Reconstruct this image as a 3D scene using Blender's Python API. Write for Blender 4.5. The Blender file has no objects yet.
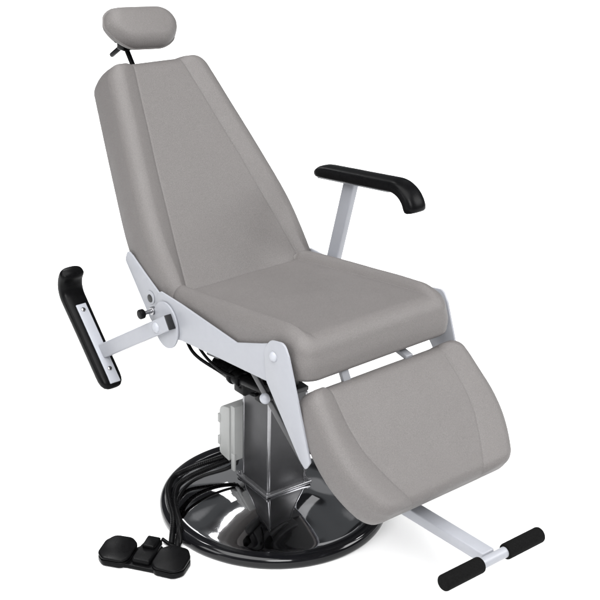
import bpy, bmesh, math, random
from mathutils import Vector, Matrix
random.seed(4)
scene = bpy.context.scene
COL = scene.collection
PI = math.pi
R = math.radians

# ------------------------------------------------------------------ camera
cd = bpy.data.cameras.new('camera'); cam = bpy.data.objects.new('camera', cd); COL.objects.link(cam)
CAM = Vector((2.4876690, -1.9996707, 2.0335275))
RIGHT = Vector((0.6332568, 0.7736626, 0.0207847)); UP = Vector((-0.3300980, 0.2457059, 0.9114077)); FWD = Vector((-0.7000151, 0.5840161, -0.4109794))
cam.matrix_world = Matrix(((RIGHT.x, UP.x, -FWD.x, CAM.x), (RIGHT.y, UP.y, -FWD.y, CAM.y), (RIGHT.z, UP.z, -FWD.z, CAM.z), (0, 0, 0, 1)))
cd.sensor_width = 36; cd.sensor_fit = 'HORIZONTAL'; cd.lens = 1399.776 / 600 * 36
cd.clip_start = 0.05; cd.clip_end = 200
scene.camera = cam

# ------------------------------------------------------------------ studio light
w = bpy.data.worlds.new('World'); scene.world = w; w.use_nodes = True
wn = w.node_tree.nodes; wl = w.node_tree.links
# dim surroundings: made-up noise patches, dark to pale, for the chrome to reflect
tcw = wn.new('ShaderNodeTexCoord'); mpw = wn.new('ShaderNodeMapping'); mpw.inputs['Scale'].default_value = (1.0, 1.0, 0.45)
nzw = wn.new('ShaderNodeTexNoise'); nzw.inputs['Scale'].default_value = 3.6; nzw.inputs['Detail'].default_value = 1.0
rpw = wn.new('ShaderNodeValToRGB'); rpw.color_ramp.elements[0].position = 0.42; rpw.color_ramp.elements[0].color = (0.025, 0.026, 0.028, 1)
rpw.color_ramp.elements[1].position = 0.47; rpw.color_ramp.elements[1].color = (0.11, 0.115, 0.12, 1)
e3 = rpw.color_ramp.elements.new(0.58); e3.color = (0.13, 0.135, 0.14, 1); e4 = rpw.color_ramp.elements.new(0.62); e4.color = (0.34, 0.345, 0.35, 1)
wl.new(tcw.outputs['Generated'], mpw.inputs[0]); wl.new(mpw.outputs[0], nzw.inputs['Vector']); wl.new(nzw.outputs['Fac'], rpw.inputs[0])
wl.new(rpw.outputs[0], wn['Background'].inputs[0]); wn['Background'].inputs[1].default_value = 1.0

def area(name, loc, target, sx, sy, power, color=(1, 1, 1)):
    l = bpy.data.lights.new(name, 'AREA'); l.shape = 'RECTANGLE'; l.size = sx; l.size_y = sy; l.energy = power; l.color = color
    o = bpy.data.objects.new(name, l); COL.objects.link(o); o.location = loc
    d = Vector(target) - Vector(loc); o.rotation_euler = d.to_track_quat('-Z', 'Y').to_euler(); return o

def spot(name, loc, target, power, angle=100, blend=0.8, radius=0.25):
    l = bpy.data.lights.new(name, 'SPOT'); l.energy = power; l.spot_size = R(angle); l.spot_blend = blend; l.shadow_soft_size = radius
    o = bpy.data.objects.new(name, l); COL.objects.link(o); o.location = loc
    d = Vector(target) - Vector(loc); o.rotation_euler = d.to_track_quat('-Z', 'Y').to_euler(); return o

area('overhead_softbox', (1.0, -1.8, 4.6), (0.7, -1.3, 0), 4.8, 4.8, 460)
area('camera_softbox', (3.2, -2.0, 3.2), (0, 0, 0.6), 1.6, 1.6, 140)
area('left_softbox', (-0.6, -3.6, 2.0), (0, 0, 0.5), 1.4, 1.6, 42)
area('added_right_fill', (2.4, 2.4, 2.6), (0.5, 0.1, 0.2), 1.6, 1.6, 105)  # added fill that lightens the floor shade under the legrest
area('back_softbox', (-2.46, 0.70, 1.95), (-0.03, -0.16, 0.05), 0.34, 1.15, 5.0)
area('back_striplight', (-0.82, 1.70, 2.45), (0.18, 0.02, 0.05), 0.20, 1.15, 0.40)
for x, y in ((-2.6, 0.4), (0.9, 3.9), (-3.6, 3.4), (-6.2, 4.6)):
    spot('added_floor_spot', (x, y, 4.0), (x - 0.8, y + 0.6, 0), 800, 120, 1.0, 0.3)  # added lamps that whiten the far floor

scene.view_settings.view_transform = 'Standard'; scene.view_settings.look = 'None'
scene.view_settings.exposure = 0; scene.view_settings.gamma = 1
scene.render.engine = 'CYCLES'

# ------------------------------------------------------------------ materials
def mat(name, color, rough=0.5, metal=0.0, var=0.0, var_scale=30, bump=0.0, bump_scale=200, spec=0.5, coat=0.0, bump2=0.0, bump2_scale=9, rough_var=0.0):
    m = bpy.data.materials.new(name); m.use_nodes = True
    nt = m.node_tree; N = nt.nodes; L = nt.links; b = N['Principled BSDF']
    b.inputs['Roughness'].default_value = rough; b.inputs['Metallic'].default_value = metal
    b.inputs['Specular IOR Level'].default_value = spec; b.inputs['Coat Weight'].default_value = coat; b.inputs['Coat Roughness'].default_value = 0.08
    tc = N.new('ShaderNodeTexCoord')
    def noise(scale, detail=4):
        n = N.new('ShaderNodeTexNoise'); n.inputs['Scale'].default_value = scale; n.inputs['Detail'].default_value = detail
        L.new(tc.outputs['Object'], n.inputs['Vector']); return n
    def ramp(src, lo, hi):
        r = N.new('ShaderNodeMapRange'); r.inputs[1].default_value = 0.3; r.inputs[2].default_value = 0.7
        r.inputs[3].default_value = lo; r.inputs[4].default_value = hi; L.new(src.outputs['Fac'], r.inputs[0]); return r
    b.inputs['Base Color'].default_value = (*color, 1)
    if var:
        mx = N.new('ShaderNodeMix'); mx.data_type = 'RGBA'
        mx.inputs[6].default_value = (*[c * (1 - var) for c in color], 1); mx.inputs[7].default_value = (*[min(1, c * (1 + var)) for c in color], 1)
        L.new(ramp(noise(var_scale), 0, 1).outputs[0], mx.inputs[0]); L.new(mx.outputs[2], b.inputs['Base Color'])
    if rough_var:
        L.new(ramp(noise(14, 5), rough - rough_var, rough + rough_var).outputs[0], b.inputs['Roughness'])
    last = None
    for s, sc_, dist in ((bump2, bump2_scale, 0.01), (bump, bump_scale, 0.001)):
        if s:
            bp = N.new('ShaderNodeBump'); bp.inputs['Strength'].default_value = s; bp.inputs['Distance'].default_value = dist
            L.new(noise(sc_, 3).outputs['Fac'], bp.inputs['Height'])
            if last: L.new(last.outputs[0], bp.inputs['Normal'])
            last = bp
    if last: L.new(last.outputs[0], b.inputs['Normal'])
    return m

def fabric_mat():
    # taupe leatherette: fine grain, faint speckle and broad soft creases
    m = mat('taupe_upholstery', (0.110, 0.1030, 0.1005), 0.55, 0, 0.13, 420, 0.7, 700, 0.35, 0, 0.16, 8, 0.06)
    return m

M = dict(
    fabric=fabric_mat(),
    white=mat('white_powder_coat', (0.255, 0.262, 0.285), 0.38, 0, 0.015, 60, 0.10, 900, 0.4, rough_var=0.05),
    strip=mat('white_strip', (0.31, 0.32, 0.35), 0.35, 0, 0.02, 50, 0, 100, 0.4),
    black=mat('black_moulded_rubber', (0.003, 0.003, 0.0033), 0.30, 0, 0.2, 90, 0.12, 500, 0.07, rough_var=0.08),
    foam=mat('black_foam_grip', (0.004, 0.004, 0.004), 0.85, 0, 0.3, 300, 0.6, 600, 0.06),
    dark=mat('dark_machinery', (0.007, 0.007, 0.008), 0.45, 0.0, 0.3, 60, 0, 100, 0.35),
    rim=mat('gloss_rim_dark_reflection', (0.005, 0.005, 0.006), 0.10, 0, 0.1, 40, 0, 100, 0.3, rough_var=0.04),
    chrome=mat('dark_chrome', (0.42, 0.42, 0.43), 0.035, 1.0, 0.03, 12, 0, 100, 0.5, bump2=0.012, bump2_scale=16, rough_var=0.02),
    steel=mat('dark_brushed_steel', (0.046, 0.046, 0.049), 0.40, 0.45, 0.08, 25, 0.05, 300, 0.5, rough_var=0.06),
    steel_edge=mat('bare_steel_edge', (0.26, 0.26, 0.27), 0.25, 0.8, 0.06, 60),
    screw=mat('zinc_screw', (0.30, 0.30, 0.31), 0.25, 1.0, 0.1, 80),
    box=mat('light_grey_plastic', (0.29, 0.295, 0.29), 0.45, 0, 0.02, 40, 0.1, 400),
    link=mat('grey_link', (0.20, 0.205, 0.22), 0.4, 0, 0.04, 40),
    floor=mat('white_studio_sweep', (0.92, 0.92, 0.92), 0.8, 0, 0.008, 3, 0.03, 300, 0.1),
)

# ------------------------------------------------------------------ helpers
def link_obj(name, me, m, parent=None, smooth=True, angle=40):
    o = bpy.data.objects.new(name, me); COL.objects.link(o)
    me.materials.append(m)
    if smooth:
        me.polygons.foreach_set('use_smooth', [True] * len(me.polygons))
        if angle: 
            try: me.set_sharp_from_angle(angle=R(angle))
            except Exception: pass
    if parent: o.parent = parent
    return o

def obj(name, bm, m, parent=None, smooth=True, angle=40):
    bmesh.ops.recalc_face_normals(bm, faces=bm.faces)
    me = bpy.data.meshes.new(name); bm.to_mesh(me); bm.free()
    return link_obj(name, me, m, parent, smooth, angle)

def bevel(bm, width, seg=3, angle=30, edges=None):
    es = edges if edges is not None else [e for e in bm.edges if len(e.link_faces) == 2 and e.calc_face_angle(0) > R(angle)]
    bmesh.ops.bevel(bm, geom=es, offset=width, segments=seg, profile=0.5, affect='EDGES', clamp_overlap=True)

def prism(bm, pts, y0, y1, bev=0.0):
    """polygon in the x-z plane pushed from y0 to y1"""
    t = bmesh.new()
    a = [t.verts.new((x, y0, z)) for x, z in pts]; b = [t.verts.new((x, y1, z)) for x, z in pts]
    t.faces.new(a); t.faces.new(b[::-1]); n = len(pts)
    for i in range(n): t.faces.new((a[i], b[i], b[(i + 1) % n], a[(i + 1) % n]))
    bmesh.ops.recalc_face_normals(t, faces=t.faces)
    if bev: bevel(t, bev, 2)
    merge(bm, t)

def merge(bm, t, mtx=None):
    if mtx: bmesh.ops.transform(t, matrix=mtx, verts=t.verts)
    me = bpy.data.meshes.new('tmp'); t.to_mesh(me); t.free(); bm.from_mesh(me); bpy.data.meshes.remove(me)

def rounded(pts, r, seg=5):
    """round the corners of a polygon; r is a number or a list"""
    out = []; n = len(pts)
    for i in range(n):
        p = Vector((*pts[i], 0)); a = Vector((*pts[i - 1], 0)); b = Vector((*pts[(i + 1) % n], 0))
        rr = r[i] if isinstance(r, (list, tuple)) else r
        u = (a - p); v = (b - p); lu = u.length; lv = v.length; u.normalize(); v.normalize()
        ang = u.angle(v)
        if rr <= 0 or ang > R(175): out.append((p.x, p.y)); continue
        d = min(rr / math.tan(ang / 2), lu * 0.48, lv * 0.48)
        p0 = p + u * d; p1 = p + v * d
        for k in range(seg + 1):
            t = k / seg; q = p0 * (1 - t) ** 2 + p * 2 * t * (1 - t) + p1 * t * t
            out.append((q.x, q.y))
    return out

def box(bm, c, s, bev=0.0, mtx=None, seg=3):
    t = bmesh.new(); bmesh.ops.create_cube(t, size=1, matrix=Matrix.Translation(c) @ Matrix.Diagonal((*s, 1)))
    if bev: bevel(t, bev, seg)
    merge(bm, t, mtx)

def frame_between(p0, p1, upv=(0, 1, 0)):
    p0 = Vector(p0); p1 = Vector(p1); x = (p1 - p0).normalized(); y = Vector(upv); y = (y - x * y.dot(x)).normalized(); z = x.cross(y)
    c = (p0 + p1) / 2
    return Matrix(((x.x, y.x, z.x, c.x), (x.y, y.y, z.y, c.y), (x.z, y.z, z.z, c.z), (0, 0, 0, 1)))

def bar(bm, p0, p1, wy, wz, bev=0.003, upv=(0, 1, 0)):
    L = (Vector(p1) - Vector(p0)).length
    box(bm, (0, 0, 0), (L, wy, wz), bev, frame_between(p0, p1, upv))

def cyl(bm, p0, p1, r, bev=0.0, seg=32, r2=None):
    p0 = Vector(p0); p1 = Vector(p1); L = (p1 - p0).length
    t = bmesh.new(); bmesh.ops.create_cone(t, cap_ends=True, segments=seg, radius1=r, radius2=r if r2 is None else r2, depth=L)
    if bev: bevel(t, bev, 3, 50)
    q = (p1 - p0).to_track_quat('Z', 'Y').to_matrix().to_4x4()
    merge(bm, t, Matrix.Translation((p0 + p1) / 2) @ q)

def dome(bm, c, direction, r, h):
    t = bmesh.new(); bmesh.ops.create_uvsphere(t, u_segments=24, v_segments=12, radius=1)
    bmesh.ops.transform(t, matrix=Matrix.Diagonal((r, r, h, 1)), verts=t.verts)
    q = Vector(direction).to_track_quat('Z', 'Y').to_matrix().to_4x4()
    merge(bm, t, Matrix.Translation(c) @ q)

def lathe(bm, prof, seg=160):
    rings = []
    for r, z in prof:
        if r < 1e-6: rings.append([bm.verts.new((0, 0, z))])
        else: rings.append([bm.verts.new((r * math.cos(2 * PI * i / seg), r * math.sin(2 * PI * i / seg), z)) for i in range(seg)])
    for a, b in zip(rings, rings[1:]):
        for i in range(seg):
            j = (i + 1) % seg
            if len(a) == 1 and len(b) == 1: continue
            if len(a) == 1: bm.faces.new((a[0], b[i], b[j]))
            elif len(b) == 1: bm.faces.new((a[i], a[j], b[0]))
            else: bm.faces.new((a[i], a[j], b[j], b[i]))

def catmull(pts, n=10):
    P = [Vector(p) for p in pts]; P = [2 * P[0] - P[1]] + P + [2 * P[-1] - P[-2]]; out = []
    for i in range(1, len(P) - 2):
        a, b, c, d = P[i - 1:i + 3]
        for k in range(n):
            t = k / n
            out.append(0.5 * ((2 * b) + (c - a) * t + (2 * a - 5 * b + 4 * c - d) * t * t + (3 * b - a - 3 * c + d) * t ** 3))
    out.append(P[-2]); return out

def tube(bm, pts, r, seg=14, n=10, caps=True, rib=0.0):
    path = catmull(pts, n) if n else [Vector(p) for p in pts]
    prev = None; rings = []
    t0 = (path[1] - path[0]).normalized(); nrm = t0.orthogonal().normalized()
    for i, p in enumerate(path):
        t = (path[min(i + 1, len(path) - 1)] - path[max(i - 1, 0)]).normalized()
        nrm = (nrm - t * nrm.dot(t)).normalized(); bi = t.cross(nrm)
        rings.append([bm.verts.new(p + (nrm * math.cos(2 * PI * k / seg) + bi * math.sin(2 * PI * k / seg)) * r * (1 + rib * (1 if (i // 2) % 2 else -1))) for k in range(seg)])
    for a, b in zip(rings, rings[1:]):
        for k in range(seg): bm.faces.new((a[k], a[(k + 1) % seg], b[(k + 1) % seg], b[k]))
    if caps: bm.faces.new(rings[0][::-1]); bm.faces.new(rings[-1])

def lerp_table(tab):
    def f(t):
        if t <= tab[0][0]: return tab[0][1]
        for (a, va), (b, vb) in zip(tab, tab[1:]):
            if t <= b:
                k = (t - a) / (b - a); return va + (vb - va) * k
        return tab[-1][1]
    return f
def smooth_table(tab):
    f = lerp_table(tab); span = (tab[-1][0] - tab[0][0]) * 0.06
    return lambda t: sum(f(t + span * k / 3) for k in range(-3, 4)) / 7

def smoothstep(a, b, x):
    x = max(0, min(1, (x - a) / (b - a))); return x * x * (3 - 2 * x)

def pad_mesh(o, d, t0, t1, W, ys, Hb, thick, r, rc, rb, bolster_fade=None, crown=0.0, groove=0.0025, r_end=None, soft=1.7, wob=0.0, seamline=True):
    """Upholstered cushion. o = (x,z) origin, d = direction along the pad (x,z). W(t) half width, ys(t) seam half width.
    The top follows a raised bolster outside the seam and rolls over at the outline with radius r."""
    dv = Vector((d[0], 0, d[1])).normalized(); nv = Vector((-dv.z, 0, dv.x))
    if nv.z < 0: nv = -nv
    O = Vector((o[0], 0, o[1])); r_end = r_end or [r, r]
    ne = 12
    def ends(a, b, ra, rb_):
        s = [a + ra * (1 - math.cos(k / ne * PI / 2)) for k in range(ne)]
        e = [b - rb_ * (1 - math.cos(k / ne * PI / 2)) for k in range(ne)][::-1]
        m = [a + ra + (b - ra - rb_) * 0 + (b - rb_ - a - ra) * k / 44 for k in range(45)]
        return s + m + e
    ts = ends(t0, t1, max(r_end[0], rc), max(r_end[1], rc))
    # columns: (zone, q)
    colsR = [('c', k / 16) for k in range(0, 15)] + [('s', v) for v in (-4, -2, -1, 0, 1, 2, 4)] + [('b', k / 14) for k in range(1, 15)] + [('e', k / ne) for k in range(1, ne + 1)]
    def wav(y, t): return wob * (math.sin(y * 23 + t * 9 + 1.3) * 0.5 + math.sin(t * 31 - y * 11) * 0.35 + math.sin(y * 47 + t * 41 + 2) * 0.25)
    def point(side, col, t):
        W0 = W(t); et = min((t - t0), (t1 - t)); red = 0.0
        if et < rc: red = rc - math.sqrt(max(0, rc * rc - (rc - et) ** 2))
        Wl = W0 - red; y_s = min(ys(t), max(Wl - r - 0.012, Wl * 0.45)); rl = min(r, (Wl - y_s - 0.006) * 0.7)
        z, q = col
        if z == 'c': y = (y_s - 0.006) * q / (14 / 16) if q < 14 / 16 else y_s - 0.006
        elif z == 's': y = y_s + q * 0.001
        elif z == 'b': y = y_s + 0.006 + (Wl - rl - y_s - 0.006) * q
        else: y = Wl - rl + rl * math.sin(q * PI / 2)
        y = min(y, Wl)
        # inside distance to the outline
        ex = W0 - y; re = r_end[0] if (t - t0) < (t1 - t) else r_end[1]
        dx = 0.0
        if ex < r: dx = 1 - ex / r
        dt = 0.0
        if et < re: dt = 1 - et / re
        if ex < rc and et < rc:
            e = rc - math.hypot(rc - ex, rc - et); hy = max(1e-6, math.hypot(rc - ex, rc - et)); wx = ((rc - ex) / hy) ** 2; rr = r * wx + re * (1 - wx)
            dd = min(1, max(0, 1 - max(e, 0) / rr))
            drop = rr * (1 - math.sqrt(max(0, 1 - dd * dd)))
        else:
            drop = r * (1 - math.sqrt(max(0, 1 - dx * dx)))
            de = re * (1 - math.sqrt(max(0, 1 - dt * dt)))
            drop = max(drop, de) if min(drop, de) < 1e-9 else math.hypot(drop, de)
        f = 1.0 if bolster_fade is None else bolster_fade(t)
        q2 = max(0, min(1, (y - y_s) / max(1e-4, (Wl - rl - y_s))))
        hb = Hb * f * (1 - (1 - q2) ** soft) if y > y_s else 0
        gr = -groove * f * math.exp(-((y - y_s) / 0.0028) ** 2) if groove else 0
        cr = crown * (1 - (y / max(1e-3, Wl)) ** 2) * (1 - ((2 * t - t0 - t1) / (t1 - t0)) ** 2)
        h = hb + gr + cr + wav(side * y, t) - drop
        h = max(h, -thick + rb + 0.002)
        return y * side, h
    bm = bmesh.new(); grid = []
    cols = [(-1, c) for c in colsR[:0:-1]] + [(1, c) for c in colsR]
    for t in ts:
        row = []
        for s, c in cols:
            y, h = point(s, c, t); row.append(bm.verts.new(O + dv * t + nv * h + Vector((0, y, 0))))
        grid.append(row)
    nr = len(grid); nc = len(cols)
    for i in range(nr - 1):
        for j in range(nc - 1): bm.faces.new((grid[i][j], grid[i][j + 1], grid[i + 1][j + 1], grid[i + 1][j]))
    loop = grid[0][:] + [grid[i][-1] for i in range(1, nr)] + grid[-1][-2::-1] + [grid[i][0] for i in range(nr - 2, 0, -1)]
    tc = (t0 + t1) / 2
    def ring(hh, inset):
        out = []
        for v in loop:
            p = v.co - O; t = p.dot(dv); y = p.y; h = p.dot(nv)
            # hh in 0..1: share of the way down the side wall; below 0: depth past the wall
            # inset towards the middle
            kx = 1 - inset / max(abs(y), 0.05) if abs(y) > 1e-4 else 1
            t2 = t + (inset if t < t0 + 0.03 else -inset if t > t1 - 0.03 else 0)
            nh = h + (side_h - h) * hh if hh >= 0 else side_h + (hh + 1)
            out.append(bm.verts.new(O + dv * t2 + nv * nh + Vector((0, y * kx, 0))))
        return out
    prev = loop
    side_h = -thick + rb
    avg = sum((v.co - O).dot(nv) for v in loop) / len(loop)
    rings_spec = [(None, 0)]
    steps = []
    for k in range(1, 5): steps.append((k / 4, -0.003 * math.sin(k / 4 * PI)))
    for k in range(1, 7): a = k / 6 * PI / 2; steps.append((-1 - rb * math.sin(a), rb * (1 - math.cos(a))))
    for hh, ins in steps:
        cur = ring(hh, ins)
        for k in range(len(loop)):
            m_ = (k + 1) % len(loop); bm.faces.new((prev[k], cur[k], cur[m_], prev[m_]))
        prev = cur
    bm.faces.new(prev)
    return bm

def tagthing(o, label, cat, group=None, kind=None):
    if label: o['label'] = label
    if cat: o['category'] = cat
    if group: o['group'] = group
    if kind: o['kind'] = kind
    return o

# ------------------------------------------------------------------ setting: one white sheet
bm = bmesh.new(); bmesh.ops.create_grid(bm, x_segments=4, y_segments=4, size=30)
fl = obj('floor', bm, M['floor'], smooth=False); fl['kind'] = 'structure'

# ------------------------------------------------------------------ the chair
chair = bpy.data.objects.new('exam_chair', None); COL.objects.link(chair)
tagthing(chair, 'reclined taupe medical examination chair with white side frames on a round black pedestal base', 'chair')

# base: mirror cone; rolled rim coloured black for the dark floor it mirrors
bm = bmesh.new()
lathe(bm, [(0.0, 0.0725), (0.070, 0.0725), (0.085, 0.0716), (0.10, 0.0694), (0.12, 0.0656), (0.14, 0.0609), (0.16, 0.0556), (0.18, 0.0499), (0.20, 0.0439), (0.22, 0.0377), (0.24, 0.0314), (0.255, 0.0268), (0.266, 0.0240), (0.274, 0.0228), (0.281, 0.0245), (0.281, 0.010), (0.2, 0.008), (0, 0.008)], 192)
base = obj('base', bm, M['chrome'], chair, angle=60); base.location = (0.006, -0.005, 0); base.scale = (0.975, 0.975, 1)
bm = bmesh.new()
prof = [(0.2735, 0.020), (0.2740, 0.0270), (0.2770, 0.0300), (0.283, 0.0312)]
for k in range(0, 9):
    a = PI / 2 - k / 8 * PI / 2; prof.append((0.292 + 0.0178 * math.cos(a), 0.0150 + 0.0162 * math.sin(a)))
prof += [(0.3098, 0.007), (0.3075, 0.0015), (0.300, 0.0)]
lathe(bm, prof, 192)
obj('base_rim', bm, M['rim'], base, angle=60)

# column
CW = 0.060
bm = bmesh.new(); box(bm, (0, 0, 0.212), (2 * CW, 2 * CW, 0.278), 0.004)
column = obj('column', bm, M['steel'], chair); column.rotation_euler = (0, 0, R(-4))
bm = bmesh.new(); box(bm, (0, 0, 0.0765), (0.144, 0.144, 0.009), 0.002)
for sx in (-1, 1):
    for sy in (-1, 1): cyl(bm, (0.0662 * sx, 0.0662 * sy, 0.081), (0.0662 * sx, 0.0662 * sy, 0.087), 0.0035, 0.001, 12)
obj('column_flange', bm, M['steel_edge'], column)
bm = bmesh.new()
for sx, sy in ((1, -1), (-1, -1), (1, 1)):
    box(bm, ((CW + 0.0002) * sx - 0.003 * sx, (CW + 0.0002) * sy - 0.003 * sy, 0.2135), (0.0085, 0.0085, 0.265), 0.003)
obj('corner_trim', bm, M['steel_edge'], column)
bm = bmesh.new(); box(bm, (0, 0, 0.3545), (0.123, 0.123, 0.012), 0.002)
obj('column_cap', bm, M['dark'], column)
# tilt head on the column
bm = bmesh.new()
box(bm, (0.0, -0.01, 0.385), (0.10, 0.10, 0.05), 0.006)
box(bm, (0.0, 0, 0.455), (0.16, 0.22, 0.05), 0.006)
box(bm, (0.02, 0, 0.505), (0.12, 0.16, 0.06), 0.006)
cyl(bm, (-0.06, -0.13, 0.432), (-0.06, 0.11, 0.432), 0.026, 0.004)
cyl(bm, (0.045, -0.095, 0.400), (0.045, 0.05, 0.400), 0.02, 0.003)
obj('tilt_head', bm, M['dark'], chair)

# seat frame: black pan and actuator under the seat
SO = (-0.119, 0.623); SD = (0.9905, 0.1375)
sd = Vector((0.9905, 0, 0.1375)).normalized(); sn = Vector((-sd.z, 0, sd.x))
def S(t, y, h): return Vector((SO[0], 0, SO[1])) + sd * t + sn * h + Vector((0, y, 0))
bm = bmesh.new()
mtx = Matrix(((sd.x, 0, sn.x, 0), (0, 1, 0, 0), (sd.z, 0, sn.z, 0), (0, 0, 0, 1)))
box(bm, (0, 0, 0), (0.36, 0.40, 0.016), 0.003, Matrix.Translation(S(0.21, 0, -0.100)) @ mtx)
box(bm, (0, 0, 0), (0.05, 0.40, 0.04), 0.004, Matrix.Translation(S(0.10, 0, -0.125)) @ mtx)
obj('seat_pan', bm, M['dark'], chair)
bm = bmesh.new()
cyl(bm, (-0.048, -0.15, 0.447), (0.058, -0.15, 0.440), 0.021, 0.004)
cyl(bm, (0.058, -0.15, 0.440), (0.15, -0.15, 0.452), 0.014, 0.003)
cyl(bm, (0.020, -0.15, 0.443), (0.034, -0.15, 0.442), 0.026, 0.004)
box(bm, (0.055, -0.13, 0.425), (0.045, 0.06, 0.045), 0.006)
box(bm, (0.072, -0.09, 0.395), (0.03, 0.05, 0.045), 0.005)
obj('actuator', bm, M['black'], chair)
bm = bmesh.new()
tube(bm, [(-0.125, -0.20, 0.520), (-0.08, -0.20, 0.475), (-0.02, -0.18, 0.450), (0.03, -0.15, 0.43)], 0.0045)
tube(bm, [(-0.10, -0.18, 0.525), (-0.06, -0.19, 0.485), (0.02, -0.18, 0.455), (0.10, -0.13, 0.44)], 0.004)
tube(bm, [(0.06, -0.16, 0.425), (0.075, -0.13, 0.40), (0.05, -0.10, 0.385), (0.0, -0.08, 0.38)], 0.005)
obj('wiring', bm, M['black'], chair)

# seat
Wseat = smooth_table([(-0.05, 0.232), (0.05, 0.237), (0.38, 0.237), (0.48, 0.236), (0.53, 0.233)])
Yseat = lerp_table([(-0.1, 0.172), (0.0, 0.175), (0.55, 0.186)])
fade = lambda t: 1 - smoothstep(0.43, 0.51, t)
bm = pad_mesh(SO, SD, -0.022, 0.512, Wseat, Yseat, 0.019, 0.102, 0.036, 0.038, 0.014, fade, 0.005, 0.0004, [0.022, 0.040], 1.5, 0.0009)
for v in bm.verts: v.co.y = v.co.y * 0.970 - 0.0072
seat = obj('seat', bm, M['fabric'], chair, angle=0)

# backrest
BO = (-0.137, 0.628); BD = (-0.627, 0.779)
Wback = smooth_table([(-0.06, 0.230), (0.03, 0.2335), (0.09, 0.2340), (0.14, 0.233), (0.21, 0.224), (0.377, 0.193), (0.54, 0.161), (0.62, 0.145)])
Yback = lerp_table([(-0.05, 0.186), (0.0, 0.179), (0.3, 0.130), (0.6, 0.072), (0.65, 0.066)])
bm = pad_mesh(BO, BD, -0.055, 0.606, Wback, Yback, 0.013, 0.122, 0.038, 0.038, 0.024, None, 0.0, 0.0010, [0.03, 0.028], 1.3, 0.0009)
dB = Vector((-0.627, 0, 0.779)).normalized()
for v in bm.verts:
    t = (v.co - Vector((BO[0], 0, BO[1]))).dot(dB)
    if t > 0.3: v.co -= dB * (0.045 * v.co.y * min(1.0, (t - 0.3) / 0.3))
back = obj('backrest', bm, M['fabric'], chair, angle=0)
bd = Vector((-0.627, 0, 0.779)).normalized(); bn = Vector((bd.z, 0, -bd.x))
def B(t, y, h): return Vector((BO[0], 0, BO[1])) + bd * t + bn * h + Vector((0, y, 0))

# headrest with its rod and knob lever
HO = Vector((-0.558, 0, 1.182)); hd = (-0.60, 0.80)
Whead = smooth_table([(-0.06, 0.078), (-0.04, 0.092), (0.0, 0.105), (0.04, 0.108), (0.065, 0.104)])
bm = pad_mesh((HO.x, HO.z), hd, -0.054, 0.060, Whead, lambda t: 0.05, 0.0, 0.066, 0.034, 0.050, 0.030, None, 0.008, 0.0, [0.034, 0.032], 1.6, 0.0005)
bmesh.ops.rotate(bm, cent=HO, matrix=Matrix.Rotation(R(-6), 3, Vector((0.8, 0, 0.6))), verts=bm.verts)
hdv = Vector((-0.6, 0, 0.8))
for v in bm.verts:
    t = (v.co - HO).dot(hdv)
    if v.co.y < 0 and t < 0.02: v.co.y *= 1 - 0.26 * min(1, (0.02 - t) / 0.075) * min(1, -v.co.y / 0.105)
    if v.co.y > 0 and t > 0: v.co.y *= 1 - 0.10 * min(1, t / 0.06) * min(1, v.co.y / 0.105)
head = obj('headrest', bm, M['fabric'], chair, angle=0)
RT = Vector((-0.664, 0, 1.098)); RB = Vector((-0.560, 0, 0.966))
bm = bmesh.new(); cyl(bm, RB, RT, 0.0068, 0.001, 20); bar(bm, RT, HO, 0.03, 0.012, 0.002)
box(bm, RT + Vector((0.012, 0, 0.012)), (0.035, 0.05, 0.03), 0.004)
obj('headrest_rod', bm, M['black'], head)
bm = bmesh.new(); cyl(bm, Vector((-0.690, 0.0, 1.092)), Vector((-0.736, 0, 1.061)), 0.0068, 0.002, 20); cyl(bm, Vector((-0.690, 0.0, 1.092)), Vector((-0.664, 0, 1.106)), 0.005)
obj('headrest_lever', bm, M['black'], head)
bm = bmesh.new(); box(bm, (0, 0, 0), (0.06, 0.09, 0.014), 0.003, frame_between(B(0.42, 0, -0.118), B(0.52, 0, -0.118)))
obj('rod_clamp', bm, M['dark'], back)

# side frames
RAIL = rounded([(-0.1680, 0.6085), (-0.1500, 0.6295), (-0.0560, 0.6265), (0.1620, 0.6105), (0.2520, 0.6435), (0.3020, 0.6635), (0.3410, 0.6635), (0.3420, 0.6305), (0.2750, 0.5585), (0.1150, 0.5455), (-0.0580, 0.5295), (-0.1410, 0.5125)], [0.01, 0.01, 0.02, 0.02, 0.02, 0.02, 0.02, 0.02, 0.01, 0.02, 0.02, 0.02])
BACKPLATE = rounded([(-0.3150, 0.6585), (-0.3020, 0.6875), (-0.2800, 0.6795), (-0.2200, 0.6465), (-0.1590, 0.6155), (-0.0640, 0.6165), (-0.0560, 0.5705), (-0.0920, 0.5215), (-0.1710, 0.5105), (-0.2060, 0.5325)], 0.012)
TRI = rounded([(0.2740, 0.6415), (0.2960, 0.6715), (0.3440, 0.6815), (0.3610, 0.6545), (0.4440, 0.4245), (0.4280, 0.3985), (0.4060, 0.4165), (0.2830, 0.5645)], [0.025, 0.025, 0.025, 0.02, 0.008, 0.008, 0.008, 0.02])
def circle(c, r, n=40): return [(c[0] + r * math.cos(2 * PI * k / n), c[1] + r * math.sin(2 * PI * k / n)) for k in range(n)]
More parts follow.
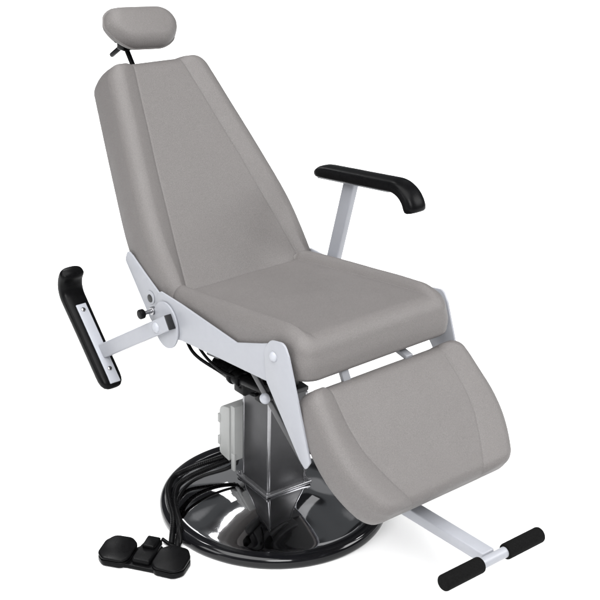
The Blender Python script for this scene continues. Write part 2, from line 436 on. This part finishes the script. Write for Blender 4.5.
for s in (-1, 1):
    bm = bmesh.new(); prism(bm, RAIL, s * 0.2435, s * 0.2490, 0.0012)
    yo = 0.0 if s < 0 else -0.0145
    rail = obj('side_rail', bm, M['white'], chair); rail.location.y = yo
    bm = bmesh.new(); prism(bm, BACKPLATE, s * 0.2378, s * 0.2430, 0.0012)
    bp = obj('back_bracket', bm, M['white'], chair); bp.location.y = yo
    bm = bmesh.new(); prism(bm, circle((-0.200, 0.594), 0.0180), s * 0.2435, s * 0.2449, 0.0006); obj('washer', bm, M['white'], bp)
    bm = bmesh.new(); prism(bm, circle((-0.201, 0.591), 0.0105), s * 0.2442, s * 0.2459, 0.0006); obj('hole_shade_disc', bm, M['dark'], bp)  # dark disc standing in for the shade inside the hole
    boss = [(-0.121 + 0.053 * math.cos(a), 0.550 + 0.061 * math.sin(a)) for a in [2 * PI * k / 48 for k in range(48)]]
    bm = bmesh.new(); prism(bm, boss, s * 0.2496, s * 0.2550, 0.0014)
    obj('hinge_disc', bm, M['white'], rail)
    # sprung locking pin
    bm = bmesh.new()
    cyl(bm, (-0.174, s * 0.2500, 0.570), (-0.174, s * 0.2605, 0.570), 0.0105, 0.001)
    cyl(bm, (-0.174, s * 0.2590, 0.570), (-0.174, s * 0.2840, 0.570), 0.0052)
    pin = obj('lock_pin', bm, M['screw'], rail)
    bm = bmesh.new(); cyl(bm, (-0.174, s * 0.2820, 0.570), (-0.174, s * 0.2960, 0.570), 0.0125, 0.003); obj('pin_knob', bm, M['black'], pin)
    # legrest arm plate
    bm = bmesh.new(); prism(bm, TRI, s * 0.2496, s * 0.2555, 0.0014)
    leg = obj('legrest_plate', bm, M['white'], chair); leg.location.y = yo
    bm = bmesh.new(); dome(bm, (0.309, s * 0.2555, 0.6355), (0, s, 0), 0.0125, 0.007); obj('pivot_bolt', bm, M['strip'], leg)
# cross shaft with white end cap and dark slanted bar beside the plate
bm = bmesh.new(); cyl(bm, (0.230, -0.2150, 0.483), (0.230, -0.165, 0.483), 0.012, 0.002)
shaft = obj('cross_shaft', bm, M['dark'], chair)
bm = bmesh.new(); dome(bm, (0.230, -0.2150, 0.483), (0.3, -1, 0.1), 0.0135, 0.012); obj('shaft_cap', bm, M['strip'], shaft)
bm = bmesh.new(); bar(bm, (0.135, -0.20, 0.546), (0.358, -0.20, 0.365), 0.008, 0.018, 0.002)
obj('slanted_bar', bm, M['steel'], chair)

# legrest
FO = (0.407, 0.576); FD = (0.729, -0.685)
Wleg = smooth_table([(-0.02, 0.232), (0.03, 0.245), (0.085, 0.250), (0.14, 0.255), (0.20, 0.251), (0.25, 0.237), (0.30, 0.213), (0.33, 0.200)])
Yleg = smooth_table([(-0.05, 0.172), (0.02, 0.173), (0.10, 0.178), (0.17, 0.172), (0.24, 0.145), (0.31, 0.112), (0.35, 0.09)])
bm = pad_mesh(FO, FD, -0.006, 0.316, Wleg, Yleg, 0.015, 0.082, 0.030, 0.030, 0.018, None, 0.004, 0.0010, [0.028, 0.024], 1.35, 0.0009)
legrest = obj('legrest', bm, M['fabric'], chair, angle=0)
bm = bmesh.new(); bar(bm, (0.366, -0.113, 0.625), (0.400, -0.108, 0.545), 0.022, 0.012, 0.002); obj('link_bar', bm, M['link'], chair)
bm = bmesh.new(); bar(bm, (0.30, 0.08, 0.588), (0.400, 0.08, 0.570), 0.022, 0.012, 0.002); obj('link_bar', bm, M['link'], chair)

# sliding foot bar
bm = bmesh.new(); bar(bm, (0.46, 0, 0.240), (0.764, 0, 0.245), 0.038, 0.028, 0.004)
bar(bm, (0.475, 0, 0.235), (0.485, 0, 0.42), 0.03, 0.02, 0.003)
farm = obj('footrest_arm', bm, M['white'], chair)
FB = Vector((0.777, 0, 0.2475))
bm = bmesh.new(); cyl(bm, FB + Vector((0, -0.039, 0)), FB + Vector((0, 0.039, 0)), 0.0130, 0)
obj('foot_tube', bm, M['white'], farm)
for s in (-1, 1):
    bm = bmesh.new(); cyl(bm, FB + Vector((0, s * 0.0385, 0)), FB + Vector((0, s * 0.155, 0)), 0.0190, 0.005)
    obj('foot_grip', bm, M['foam'], farm)

# armrests: local frame a (along the pad), b (away from the hinge)
def armrest(origin, ang, y, hinge, s, k=1.0, fat=1.0, off=0.0, ext=0.0):
    """origin = world (x,z) of the spot where the post meets the strip"""
    a = Vector((math.cos(ang), 0, math.sin(ang))); b = Vector((-math.sin(ang), 0, math.cos(ang)))
    O = Vector((origin[0], y, origin[1]))
    def P(u, v, w=0): return O + a * (u * k) + b * v + Vector((0, w, 0))
    # pad centre line, rear end at u=-0.115, turning down at the front
    path = [(-0.1035, 0.0070), (-0.1015, 0.0085), (-0.097, 0.0108), (-0.088, 0.0136), (-0.075, 0.0152)] + [(-0.060 + (0.215 + ext) * i / 10, 0.0155) for i in range(11)]
    cx, cz, rr = 0.158 + ext, 0.0155 - 0.057, 0.057
    for i in range(1, 13):
        t = i / 12 * R(80); path.append((cx + rr * math.sin(t), cz + rr * math.cos(t)))
    t = R(80); path.append((cx + rr * math.sin(t) + 0.008 * math.cos(t), cz + rr * math.cos(t) - 0.008 * math.sin(t)))
    path.append((path[-1][0] + 0.004 * math.cos(t), path[-1][1] - 0.004 * math.sin(t)))
    n = len(path); bm = bmesh.new(); rings = []; seg = 32
    for i, (u, v) in enumerate(path):
        p0 = path[max(0, i - 1)]; p1 = path[min(n - 1, i + 1)]
        tx, tz = p1[0] - p0[0], p1[1] - p0[1]; L = math.hypot(tx, tz); tx /= L; tz /= L; nx, nz = -tz, tx
        sc = 1.0
        if i < 5: sc = (0.35, 0.50, 0.70, 0.88, 0.98)[i]
        if i == n - 1: sc = 0.72
        if i == n - 2: sc = 0.92
        ring = []
        fl = 1 + 0.03 * smoothstep(0.05, 0.21, u)
        for q in range(seg):
            th = 2 * PI * q / seg; c_, s_ = math.cos(th), math.sin(th)
            yy = 0.0275 * (1 + (fat - 1) * 0.8) * fl * math.copysign(abs(c_) ** 0.75, c_) * sc ** 0.5
            vv = (0.0168 if s_ > 0 else 0.0148) * fat * math.copysign(abs(s_) ** (0.85 if s_ > 0 else 0.5), s_) * sc
            ring.append(bm.verts.new(P(u + nx * vv, v + (fat - 1) * 0.0155 + nz * vv, yy + off)))
        rings.append(ring)
    for r0, r1 in zip(rings, rings[1:]):
        for q in range(seg): bm.faces.new((r0[q], r0[(q + 1) % seg], r1[(q + 1) % seg], r1[q]))
    bm.faces.new(rings[0][::-1]); bm.faces.new(rings[-1])
    # post: square tube from the hinge to the strip
    pm = bmesh.new(); yb = hinge[2]
    top = O + b * 0.004; top.y = yb; hp = Vector((hinge[0], yb, hinge[1]))
    dirv = (top - hp).normalized()
    bar(pm, hp - dirv * 0.054, top, 0.021, 0.039, 0.004)
    arm = obj('armrest', pm, M['white'], chair)
    obj('arm_pad', bm, M['black'], arm, angle=50)
    sm = bmesh.new(); bar(sm, P(-0.097, 0.001), P(0.148, 0.001), 0.030, 0.006, 0.0015)
    obj('mounting_strip', sm, M['strip'], arm)
    for u in (-0.055, 0.130):
        sc = bmesh.new(); dome(sc, P(u, -0.002), -b, 0.0065, 0.003)
        obj('screw', sc, M['screw'], arm)
    pl = bmesh.new(); bar(pl, hp - dirv * 0.052, hp - dirv * 0.0565, 0.0185, 0.038, 0.001)
    obj('end_plug', pl, M['dark'], arm)
    bt = bmesh.new(); dome(bt, hp + Vector((0, s * 0.010, 0)) , (0, s, 0), 0.014, 0.007); obj('hinge_bolt', bt, M['strip'], arm)
    return arm
left = armrest((-0.399, 0.374), R(134.3), -0.272, (-0.130, 0.546, -0.2655), -1, 0.95, 1.25, -0.003, 0.018)
right = armrest((-0.031, 0.844), R(8.2), 0.255, (-0.106, 0.552, 0.2655), 1, 1.12, 1.08)
left['label'] = 'armrest swung down behind the seat with its white strip and screws showing'
right['label'] = 'armrest raised on its white post above the far side of the seat'

# control box behind the column
bm = bmesh.new(); prism(bm, rounded([(-0.063, 0.126), (-0.063, 0.287), (-0.081, 0.287), (-0.081, 0.126)], 0.003), -0.084, 0.05, 0.0015)
box(bm, (-0.068, -0.083, 0.122), (0.014, 0.006, 0.05), 0.001)
cbox = obj('control_box', bm, M['box'], chair)
bm = bmesh.new(); prism(bm, rounded([(-0.0818, 0.120), (-0.0818, 0.280), (-0.124, 0.272), (-0.124, 0.128)], [0.003, 0.004, 0.026, 0.012]), -0.088, 0.054, 0.0025)
obj('box_lid', bm, M['box'], cbox)
for z in (0.232, 0.166):
    bm = bmesh.new(); box(bm, (-0.125, -0.082, z), (0.010, 0.016, 0.026), 0.002); obj('lid_hinge', bm, M['box'], cbox)
bm = bmesh.new()
for x in (-0.095, -0.113): cyl(bm, (x, -0.066, 0.126), (x - 0.004, -0.070, 0.106), 0.009, 0.002, 20)
cyl(bm, (-0.072, -0.070, 0.128), (-0.074, -0.074, 0.110), 0.008, 0.002, 20)
obj('cable_gland', bm, M['dark'], cbox)

# ------------------------------------------------------------------ cables
cables = []
routes = [
    ([(-0.098, -0.069, 0.112), (-0.113, -0.084, 0.100), (-0.136, -0.119, 0.082), (-0.150, -0.165, 0.068), (-0.142, -0.210, 0.060), (-0.102, -0.248, 0.053), (-0.054, -0.276, 0.050), (-0.012, -0.295, 0.043), (0.010, -0.316, 0.018), (0.030, -0.332, 0.009)], 0.0075, 'thick black hose on top of the bundle curling over the black base rim', 1),
    ([(-0.117, -0.069, 0.112), (-0.140, -0.092, 0.098), (-0.176, -0.129, 0.074), (-0.196, -0.160, 0.057), (-0.190, -0.195, 0.054), (-0.154, -0.234, 0.052), (-0.099, -0.266, 0.050), (-0.047, -0.291, 0.043), (-0.017, -0.316, 0.016), (0.008, -0.336, 0.009)], 0.0075, 'thick black hose hugging the outer edge of the base rim', 1),
    ([(-0.074, -0.073, 0.113), (-0.084, -0.095, 0.098), (-0.112, -0.150, 0.083), (-0.118, -0.195, 0.070), (-0.102, -0.236, 0.056), (-0.062, -0.272, 0.048), (-0.012, -0.300, 0.043), (0.022, -0.318, 0.016), (0.012, -0.334, 0.006), (-0.020, -0.345, 0.014)], 0.0050, 'thin black cable nearest the column that ends at the foot switch', 0),
]
for pts, r, lab, rib in routes:
    bm = bmesh.new(); tube(bm, pts, r, 14, 40 if rib else 14, rib=0.07 * rib)
    c = obj('cable', bm, M['black'], None, angle=0); tagthing(c, lab, 'cable', 'cables looping from the control box round the base rim')

# ------------------------------------------------------------------ foot pedal
ped = bpy.data.objects.new('foot_pedal', None); COL.objects.link(ped); ped.location = (0.010, -0.408, 0); ped.rotation_euler = (0, 0, R(34))
tagthing(ped, 'black twin foot switch with two rounded pads on the floor beside the base', 'foot pedal')
def local(name, bm, m, parent, angle=40):
    o = obj(name, bm, m, parent, angle=angle); return o
def slab(bm, pts, z0, z1, bev, seg=3, tilt=0):
    t = bmesh.new(); a = [t.verts.new((x, y, z0)) for x, y in pts]; b = [t.verts.new((x, y, z1 + tilt * y)) for x, y in pts]
    t.faces.new(a[::-1]); t.faces.new(b); n = len(pts)
    for i in range(n): t.faces.new((a[i], a[(i + 1) % n], b[(i + 1) % n], b[i]))
    bmesh.ops.recalc_face_normals(t, faces=t.faces); bevel(t, bev, seg, 50); merge(bm, t)
bm = bmesh.new()
slab(bm, rounded([(-0.075, -0.065), (-0.03, -0.06), (0.03, -0.06), (0.075, -0.065), (0.075, 0.0), (0.04, 0.015), (0.022, 0.045), (-0.022, 0.045), (-0.04, 0.015), (-0.075, 0.0)], 0.012), 0.001, 0.012, 0.003)
slab(bm, rounded([(-0.024, -0.05), (0.024, -0.05), (0.026, 0.0), (0.02, 0.05), (-0.02, 0.05), (-0.026, 0.0)], 0.008), 0.011, 0.026, 0.004)
slab(bm, rounded([(-0.016, 0.0), (0.016, 0.0), (0.018, 0.046), (-0.018, 0.046)], 0.006), 0.022, 0.036, 0.005)
local('pedal_body', bm, M['black'], ped)
for s in (-1, 1):
    P_ = [(s * 0.030, -0.050), (s * 0.044, -0.068), (s * 0.094, -0.070), (s * 0.114, -0.050), (s * 0.114, 0.0), (s * 0.098, 0.028), (s * 0.052, 0.030), (s * 0.030, 0.010)]
    if s < 0: P_ = P_[::-1]
    bm = bmesh.new(); slab(bm, rounded(P_, 0.022), 0.002, 0.017, 0.003)
    po = local('pedal_base', bm, M['black'], ped)
    Q_ = [((x - s * 0.068) * 1.0 + s * 0.068, (y + 0.025) * 1.0 - 0.025) for x, y in P_]
    bm = bmesh.new(); slab(bm, rounded(Q_, 0.022), 0.019, 0.030, 0.004, 3, 0.06)
    local('pedal_pad', bm, M['black'], ped)
